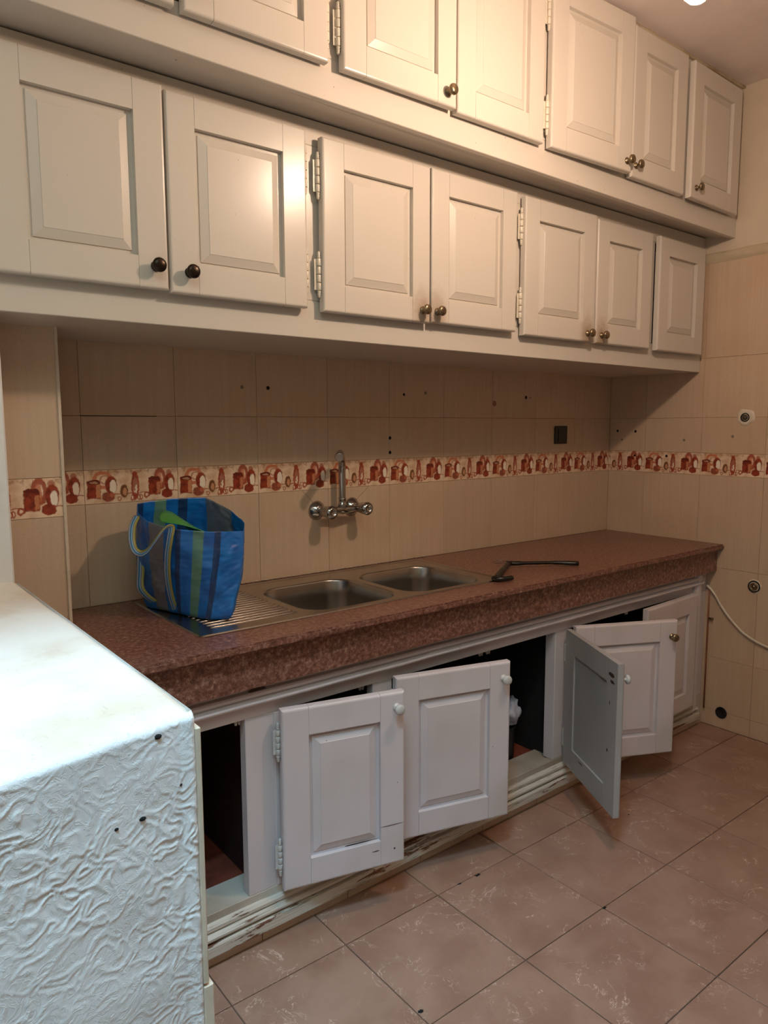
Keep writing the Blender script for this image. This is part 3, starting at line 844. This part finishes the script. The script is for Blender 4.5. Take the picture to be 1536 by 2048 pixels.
for (x0, x1, y0, y1) in bowls:
    bm = nb(); prev = None
    prof = [(-.0082, .0, .085), (-.006, -.0002, .083), (-.002, -.002, .08), (0.0, -.006, .078), (.004, -.05, .075), (.008, -.115, .072), (.016, -.138, .068), (.032, -.152, .06), (.055, -.158, .045), (.10, -.160, .03)]
    for ins, dz, r in prof:
        l = loop(rrect(x0+ins, x1-ins, y0+ins, y1-ins, r, 10), .8357+dz)
        if prev:
            for k in range(len(l)): bm.faces.new((prev[k], prev[(k+1) % len(l)], l[(k+1) % len(l)], l[k])).smooth = True
        prev = l
    bm.faces.new(prev)
    bw = obj('bowl', bm, STEEL, sink)
    bm = nb(); lathe(bm, [(0, .0), (.012, .0), (.016, .001), (.026, .003), (.036, .003), (.038, 0)], 24, Matrix.Translation(w2((x0+x1)/2, (y0+y1)/2, .8357-.1598)))
    obj('drain', bm, CHROME, bw)
for i in range(15):
    y = -.435+i*.024
    bm = nb(); tube(bm, [w2(-2.345, y, .8335)] + [w2(-2.335+k*.048, y, .8348) for k in range(6)] + [w2(-2.085, y, .8335)], .0034, 8, flat=1)
    for v in bm.verts: v.co.z = max(v.co.z, -.0005)
    obj('drain_rib', bm, STEEL, sink)

# ================================================================= FAUCET
fa = thing('wall_faucet', 'old chrome wall mixer tap with round handles above the sink', 'faucet', (-1.655, 0, 1.062))
def fp(x, y, z): return Vector((x+1.655, y, z-1.062))
RY = Matrix.Rotation(PI/2, 4, 'X')
for x, z in ((-1.732, 1.060), (-1.580, 1.063)):
    bm = nb(); lathe(bm, [(0, -.0005), (.033, -.0005), (.034, .003), (.030, .008), (.017, .022), (.013, .024), (0, .024)], 32, Matrix.Translation(fp(x, 0, z)) @ RY)
    obj('escutcheon', bm, CHROME, fa)
    bm = nb(); lathe(bm, [(0, .02), (.012, .02), (.012, .040), (.016, .043), (.016, .052), (.011, .055), (.009, .060), (0, .060)], 24, Matrix.Translation(fp(x, 0, z)) @ RY)
    obj('inlet', bm, CHROME, fa)
    bm = nb()
    lathe(bm, [(0, .046), (.013, .046), (.0175, .052), (.0195, .062), (.0225, .086), (.0235, .098), (.022, .103), (.017, .105), (.016, .107), (.012, .107), (.0115, .104), (0, .104)], 24, Matrix.Translation(fp(x, 0, z)) @ RY)
    bmesh.ops.recalc_face_normals(bm, faces=bm.faces)
    h = obj('handle', bm, CHROME, fa)
bm = nb(); tube(bm, [fp(-1.732, -.050, 1.060), fp(-1.70, -.050, 1.0605), fp(-1.68, -.050, 1.061), fp(-1.655, -.050, 1.0615), fp(-1.63, -.050, 1.062), fp(-1.61, -.050, 1.0625), fp(-1.580, -.050, 1.063)], [.010, .010, .012, .017, .012, .010, .010], 20)
obj('body', bm, CHROME, fa)
bm = nb(); lathe(bm, [(0, .0), (.016, .0), (.016, .014), (.013, .018), (.013, .030), (.0145, .031), (.0145, .036), (0, .036)], 24, Matrix.Translation(fp(-1.655, -.050, 1.068))); obj('collar', bm, CHROME, fa)
rp = [fp(-1.655, -.050, 1.095), fp(-1.655, -.050, 1.16), fp(-1.655, -.050, 1.20), fp(-1.660, -.056, 1.228), fp(-1.674, -.074, 1.250), fp(-1.697, -.104, 1.262), fp(-1.728, -.144, 1.264), fp(-1.752, -.175, 1.258)]
cr = catmull(rp, 6)
bm = nb(); tube(bm, cr, .0128, 20); obj('spout', bm, CHROME, fa)
d = (cr[-1]-cr[-3]).normalized()
bm = nb(); tube(bm, [cr[-1]-d*.004, cr[-1], cr[-1]+d*.004, cr[-1]+d*.020, cr[-1]+d*.022], [.0128, .0145, .0148, .0148, .013], 24); obj('nozzle', bm, CHROME, fa)

# ================================================================= BAG
def bag():
    base_z = .8385
    # perimeter control points: (bottom xy), (top xyz), u
    cp = [
        ((-2.325, -.368), (-2.290, -.372, 1.076), 0),
        ((-2.272, -.402), (-2.197, -.348, 1.068), 0),
        ((-2.232, -.345), (-2.170, -.300, 1.082), 0),
        ((-2.198, -.250), (-2.158, -.185, 1.110), 0),
        ((-2.200, -.100), (-2.195, -.105, 1.142), 0),
        ((-2.310, -.060), (-2.300, -.095, 1.145), 0),
        ((-2.385, -.085), (-2.405, -.110, 1.140), 0),
        ((-2.402, -.130), (-2.430, -.160, 1.118), 0),
        ((-2.386, -.170), (-2.418, -.230, 1.100), 0),
        ((-2.366, -.245), (-2.392, -.302, 1.086), 0)]
    n = len(cp); NU, NV = 200, 70
    P = []
    def cyc(vals, s):
        k = s*n; i = int(k) % n; f = k-int(k)
        a, b, c, d = (vals[(i-1) % n], vals[i], vals[(i+1) % n], vals[(i+2) % n])
        f2 = f
        return b.lerp(c, f2)*.72 + (.5*((2*b)+(c-a)*f+(2*a-5*b+4*c-d)*f*f+(3*b-a-3*c+d)*f**3))*.28
    B = [Vector((p[0][0], p[0][1], base_z)) for p in cp]; T = [Vector(p[1]) for p in cp]
    cen = Vector((-2.29, -.21, 0))
    bm = nb(); uvl = bm.loops.layers.uv.new('UVMap')
    rings = []
    for j in range(NV+1):
        v = j/NV; row = []
        for i in range(NU):
            s = i/NU
            b = cyc(B, s); t = cyc(T, s)
            p = b.lerp(t, v)
            out = Vector((p.x-cen.x, p.y-cen.y, 0)); out.normalize()
            bulge = .010*math.sin(PI*v)
            q = Vector((s*9, v*3.2, 0))
            wr = .0065*noise.noise(q*1.1+Vector((3, 0, 7))) + .0035*noise.noise(Vector((s*30, v*7, 2))) + .0018*noise.noise(Vector((s*55, v*26, 9)))
            fall = min(1, v*5)
            p = p + out*(bulge+wr*(0.4+.6*fall))
            if v < .04: p = p - out*(.007*(1-v/.04))
            row.append(bm.verts.new(p))
        rings.append(row)
    for j in range(NV):
        for i in range(NU):
            k = (i+1) % NU
            f = bm.faces.new((rings[j][i], rings[j][k], rings[j+1][k], rings[j+1][i])); f.smooth = True
            for l, (uu, vv) in zip(f.loops, ((i, j), (i+1, j), (i+1, j+1), (i, j+1))): l[uvl].uv = (uu/NU, vv/NV)
    f = bm.faces.new(rings[0][::-1])
    o = obj('woven_bag', bm, None)
    return o
def m_bag():
    t = NT('blue_woven_plastic')
    uv = t.n('ShaderNodeUVMap'); sep = t.n('ShaderNodeSeparateXYZ'); t.link(uv.outputs[0], sep.inputs[0])
    co = t.coord()
    wob = t.noise(t.mapping(uv.outputs[0], (60, 200, 1)), 1, 2)
    U = t.math('ADD', sep.outputs[0], t.math('MULTIPLY', t.math('SUBTRACT', wob.outputs[0], .5), .005))
    V = sep.outputs[1]
    big = t.noise(co, 18, 4)
    blue = t.mix(t.ss(big.outputs[0], .35, .7), srgb(14, 112, 198), srgb(8, 84, 164))
    lines = t.noise(t.mapping(uv.outputs[0], (3, 140, 1)), 1, 2)
    blue = t.mix(t.math('MULTIPLY', t.ss(lines.outputs[0], .55, .7), .35), blue, srgb(40, 128, 196))
    c = blue
    chk = t.n('ShaderNodeTexChecker'); t.link(t.mapping(uv.outputs[0], (420, 150, 1)), chk.inputs['Vector']); chk.inputs['Scale'].default_value = 1
    def stripe(a, b, col, k=1.0):
        nonlocal c
        m = t.math('MULTIPLY', t.ss(U, a-.001, a+.001), t.math('SUBTRACT', 1.0, t.ss(U, b-.001, b+.001)))
        colr = t.mix(t.math('MULTIPLY', chk.outputs['Fac'], .4), col, blue)
        c = t.mix(t.math('MULTIPLY', m, k), c, colr)
    green = srgb(98, 140, 92); dark = srgb(22, 30, 58); grey = srgb(118, 116, 102)
    stripe(.912, .924, dark); stripe(.950, .972, green); stripe(.995, .9999, dark); stripe(-.01, .015, dark)
    stripe(.585, .61, dark); stripe(.515, .55, green); stripe(.455, .48, dark); stripe(.29, .40, grey)
    stripe(.66, .70, dark, .7); stripe(.80, .872, grey)
    t.bump(chk.outputs['Fac'], .12, .0006)
    t.b.inputs['Coat Weight'].default_value = .3; t.b.inputs['Coat Roughness'].default_value = .25
    return t.out(c, .38)
bg = bag(); bg.data.materials.clear(); bg.data.materials.append(m_bag())
sm = bg.modifiers.new('thick', 'SOLIDIFY'); sm.thickness = .0012
tag(bg, 'blue striped woven plastic shopping bag standing open on the drainboard', 'bag')
def m_strap():
    t = NT('striped_webbing'); uv = t.n('ShaderNodeUVMap'); sep = t.n('ShaderNodeSeparateXYZ'); t.link(uv.outputs[0], sep.inputs[0])
    c = t.ramp(sep.outputs[0], [(0, srgb(22, 96, 170)), (.12, srgb(206, 214, 210)), (.3, srgb(22, 96, 170)), (.45, srgb(60, 160, 190)), (.5, srgb(190, 205, 205)), (.62, srgb(20, 70, 140)), (.72, srgb(168, 160, 66)), (.94, srgb(150, 140, 50))])
    w_ = t.n('ShaderNodeTexChecker'); t.link(t.mapping(uv.outputs[0], (8, 90, 1)), w_.inputs['Vector']); w_.inputs['Scale'].default_value = 1
    t.bump(w_.outputs['Fac'], .4, .0008)
    return t.out(t.mix(t.math('MULTIPLY', w_.outputs['Fac'], .25), c, srgb(20, 60, 110)), .5)
STRAP = m_strap()
def strap(pts, wdir, width, parent, name='handle'):
    """flat ribbon along pts, width along wdir list"""
    bm = nb(); uvl = bm.loops.layers.uv.new('UVMap')
    P = catmull(pts, 8); W = catmull([Vector(d_).normalized()*10 for d_ in wdir], 8); rows = []
    for p, w_ in zip(P, W):
        w_ = w_.normalized()*width/2; rows.append((bm.verts.new(p-w_), bm.verts.new(p), bm.verts.new(p+w_)))
    for k, (a, b) in enumerate(zip(rows, rows[1:])):
        for s in (0, 1):
            f = bm.faces.new((a[s], a[s+1], b[s+1], b[s])); f.smooth = True
            for l, (u_, v_) in zip(f.loops, ((s/2, k), ((s+1)/2, k), ((s+1)/2, k+1), (s/2, k+1))): l[uvl].uv = (u_, v_/len(rows))
    o = obj(name, bm, STRAP, parent)
    m = o.modifiers.new('thick', 'SOLIDIFY'); m.thickness = .0018; m.offset = 0
    return o
R_ = (.62, -.78, 0)
S1 = [(-2.365, -.252, .850), (-2.382, -.268, .897), (-2.397, -.288, .958), (-2.401, -.304, 1.015), (-2.396, -.313, 1.063), (-2.391, -.313, 1.090), (-2.403, -.312, 1.092), (-2.42, -.312, 1.078), (-2.434, -.305, 1.058), (-2.446, -.29, 1.035), (-2.459, -.27, 1.022), (-2.469, -.25, 1.03), (-2.469, -.23, 1.055), (-2.455, -.2, 1.088), (-2.431, -.17, 1.111)]
strap(S1, [R_, R_, R_, R_, R_, (.7, -.5, .2), (.5, -.3, .8), (.3, -.2, 1), (.3, 0, 1), (.3, .1, 1), (.5, .1, .9), (.9, 0, .4), (.9, -.3, .1), (.9, -.4, 0), (.8, -.5, -.2)], .018, bg)
strap([(-2.418, -.150, 1.0), (-2.426, -.165, .955), (-2.434, -.18, .912), (-2.420, -.185, .886), (-2.398, -.185, .866)], [(.7, -.6, .2)]*5, .022, bg)
# green film inside the bag
bm = nb(); gp = [[(-2.400, -.255, 1.098), (-2.375, -.175, 1.112), (-2.335, -.130, 1.118)], [(-2.370, -.275, 1.098), (-2.335, -.205, 1.118), (-2.315, -.150, 1.112)], [(-2.325, -.300, 1.084), (-2.300, -.235, 1.085), (-2.290, -.160, 1.070)], [(-2.270, -.325, 1.060), (-2.255, -.255, 1.045), (-2.26, -.180, 1.030)]]
vv = [[bm.verts.new(p) for p in r] for r in gp]
for a, b in zip(vv, vv[1:]):
    for k in range(2): bm.faces.new((a[k], a[k+1], b[k+1], b[k])).smooth = True
gr = obj('plastic_sheet', bm, CLOTHG); tag(gr, 'bright green plastic sheet sticking out of the blue bag', 'plastic')
s_ = gr.modifiers.new('s', 'SUBSURF'); s_.levels = s_.render_levels = 3
s_ = gr.modifiers.new('t', 'SOLIDIFY'); s_.thickness = .002
bm = nb()
for i in range(5):
    g = bmesh.ops.create_icosphere(bm, subdivisions=3, radius=1)['verts']
    cx, cy, cz, s = [(-2.33, -.20, .90, .055), (-2.27, -.25, .91, .05), (-2.28, -.15, .92, .05), (-2.33, -.24, .97, .045), (-2.26, -.20, .96, .05)][i]
    for v in g: v.co = Vector((cx, cy, cz)) + v.co*s*(1+.25*noise.noise(v.co*2+Vector((i, 0, 0))))
sf = obj('bag_contents', bm, m_plain('dark_green_cloth', srgb(38, 70, 44), .8), bg)

# ================================================================= HANGER
hg = thing('clothes_hanger', 'black plastic clothes hanger lying on the worktop beside the sink', 'hanger', (-1.125, -.36, .836))
def hp(x, y, z): return Vector((x+1.125, y+.36, z-.836))
bm = nb()
tube(bm, catmull([hp(-1.342, -.502, .845), hp(-1.29, -.468, .847), hp(-1.22, -.424, .849), hp(-1.15, -.380, .850), hp(-1.12, -.366, .850)], 4), [.0115]*8+[.010]*6+[.013]*3, 12, flat=.7)
tube(bm, catmull([hp(-1.135, -.360, .850), hp(-1.105, -.385, .850), hp(-1.06, -.412, .850), hp(-.99, -.452, .849), hp(-.955, -.482, .848), hp(-.918, -.520, .847)], 4), [.013]*3+[.012]*3+[.0095]*7+[.011]*4+[.0125]*4, 12, flat=.7)
obj('arm', bm, BLACK, hg)
bm = nb(); tube(bm, catmull([hp(-1.346, -.495, .845), hp(-1.345, -.515, .845), hp(-1.325, -.527, .845), hp(-1.295, -.530, .845)], 5), [.0115]*10+[.011]*6, 12, flat=.75); obj('shoulder_end', bm, BLACK, hg)
bm = nb(); tube(bm, catmull([hp(-1.118, -.358, .848), hp(-1.120, -.335, .846), hp(-1.130, -.310, .843), hp(-1.125, -.285, .842), hp(-1.100, -.272, .842), hp(-1.075, -.280, .842), hp(-1.068, -.300, .842)], 6), .0016, 8)
obj('hook', bm, CHROME, hg)

# ================================================================= SWITCH, OUTLETS, CABLE
sw = thing('wall_socket', 'small black wall socket on the grey beige tiles above the border', 'socket', (-.386, 0, 1.312))
bm = nb(); box(bm, -.044, .044, -.009, -.0002, -.041, .041, .005, 3); obj('cover', bm, BLACK, sw)
bm = nb(); box(bm, -.024, .024, -.0115, -.009, -.028, .028, .002, 2); obj('rocker', bm, m_plain('dark_grey_plastic', srgb(40, 42, 38), .4), sw)
sw = thing('wall_socket', 'dark wall socket at the right edge of the picture', 'socket', (0, -.815, 1.345))
bm = nb(); box(bm, -.009, -.0002, -.048, .048, -.04, .04, .004, 3); obj('cover', bm, m_plain('dark_brown_plastic', srgb(60, 40, 34), .4), sw)

def outlet(y, z, label, r, mats, patch):
    t_ = thing('pipe_outlet', label, 'pipe outlet', (0, y, z), group='pipe outlets in the right wall')
    RX = Matrix.Rotation(-PI/2, 4, 'Y')   # local z -> -x
    if patch:
        bm = nb(); n = 40; pr = []
        for rr, hh in ((0, .0022), (.35, .003), (.7, .0045), (.88, .0035), (1.0, .0)):
            ring = []
            for k in range(n):
                a = 2*PI*k/n; q = r*patch*rr*(1+.22*noise.noise(Vector((math.cos(a)*1.6, math.sin(a)*1.6, z*9))))
                ring.append(bm.verts.new((-hh-.0008*noise.noise(Vector((a*3, rr*5, 0)))-.0002 if rr < 1 else .0005, q*math.cos(a), q*math.sin(a))))
            pr.append(ring)
        for a, b in zip(pr, pr[1:]):
            for k in range(n): bm.faces.new((a[k], a[(k+1) % n], b[(k+1) % n], b[k])).smooth = True
        obj('plaster_patch', bm, mats[0], t_)
    bm = nb(); lathe(bm, [(r*1.0, .0035), (r*.98, .006), (r*.80, .006), (r*.78, .002), (0, .002)], 28, RX); obj('recess', bm, mats[1], t_)
    if mats[2]:
        bm = nb(); lathe(bm, [(r*.62, .002), (r*.62, .012), (r*.5, .013), (r*.42, .010), (r*.2, .010), (r*.18, .014), (0, .014)], 28, RX); obj('pipe_end', bm, mats[2], t_)
    return t_
RIM = m_plain('rusty_metal', srgb(96, 84, 70), .5, .5, vary=.2, scale=90)
PATCH = m_plaster('pale_patch', srgb(214, 200, 180), .002, 60)
outlet(-.667, 1.387, 'water pipe outlet with white plaster patch on the upper tiles', .019, (PATCH, BLACKHOLE, RIM), 2.0)
outlet(-.744, .670, 'round metal pipe outlet beside the cable on the lower tiles', .026, (PATCH, BLACKHOLE, BRASS), 1.15)
outlet(-.631, .074, 'black round drain hole low in the tiles near the floor', .026, (PATCH, BLACKHOLE, None), 0)
# cream cable from the cabinet along the tiles
cb = nb(); tube(cb, catmull([(-.012, -.540, .643), (-.012, -.560, .628), (-.012, -.585, .600), (-.012, -.612, .560), (-.012, -.640, .527), (-.012, -.680, .488), (-.012, -.720, .458), (-.012, -.770, .436), (-.012, -.83, .420), (-.012, -.90, .412), (-.012, -1.0, .42), (-.012, -1.12, .46)], 6), .0055, 10)
tag(obj('cable', cb, WHITECABLE), 'cream electric cable curving across the right wall tiles', 'cable')
gv = thing('pipe_valve', 'tiny brass stub on the thin pipe at the cabinet end', 'valve', (-.012, -.556, .494))
bm = nb(); lathe(bm, [(0, 0), (.005, 0), (.005, .014), (.006, .015), (.006, .020), (0, .020)], 12, Matrix.Rotation(PI/2, 4, 'X')); obj('stub', bm, BRASS, gv)
bm = nb(); tube(bm, [(.004, .004, -.42), (.004, .004, -.2), (.004, .004, .0), (.004, .004, .14)], .004, 8); obj('pipe', bm, m_plain('copper_pipe', srgb(150, 96, 70), .4, .3), gv)

# things inside the open cabinet
bm = nb(); lathe(bm, [(0, 0), (.036, 0), (.038, .003), (.042, .118), (.045, .119), (.045, .125), (.040, .125), (.038, .116), (0, .116)], 28, Matrix.Translation((-1.170, -.392, .1225)))
bt = obj('bucket', bm, BLACK); tag(bt, 'small black container standing inside the open base cabinet', 'container')
bm = nb()
g = bmesh.ops.create_icosphere(bm, subdivisions=4, radius=1)['verts']
for v in g:
    n_ = v.co.copy(); k = 1+.35*noise.noise(n_*1.8)+.18*noise.noise(n_*5)
    v.co = Vector((-1.145+n_.x*.040*k, -.392+n_.y*.040*k, .292+n_.z*.050*k+.3*n_.x*.04))
    v.co.z = max(v.co.z, .2485)
for f in bm.faces: f.smooth = True
wc = obj('plastic_bag', bm, CLOTHW); tag(wc, 'crumpled pale grey plastic bag lying on the black container', 'plastic bag')

# ================================================================= LAMP
lp = thing('pendant_lamp', 'glowing bare bulb hanging from the ceiling at the top of the picture', 'lamp', (LAMP.x, LAMP.y, ZC))
bm = nb(); lathe(bm, [(0, 0), (.04, 0), (.038, -.015), (.01, -.03), (0, -.03)][::-1], 24); obj('ceiling_rose', bm, PAINTED, lp)
dz = LAMP.z-ZC
bm = nb(); tube(bm, [(0, 0, -.02), (0, 0, -.1), (0, 0, dz+.10)], .0035, 8); obj('cord', bm, PAINTED, lp)
bm = nb(); lathe(bm, [(0, dz+.11), (.012, dz+.11), (.018, dz+.095), (.019, dz+.05), (0, dz+.05)][::-1], 20); obj('socket', bm, PAINTED, lp)
bt_ = NT('bulb_glow'); bt_.b.inputs['Emission Color'].default_value = LAMP_COL; bt_.b.inputs['Emission Strength'].default_value = LAMP_STRENGTH
bm = nb(); lathe(bm, [(0, dz-.036), (.016, dz-.032), (.028, dz-.020), (.035, dz), (.030, dz+.020), (.020, dz+.038), (.014, dz+.050), (0, dz+.050)], 24); obj('bulb', bm, bt_.m, lp)
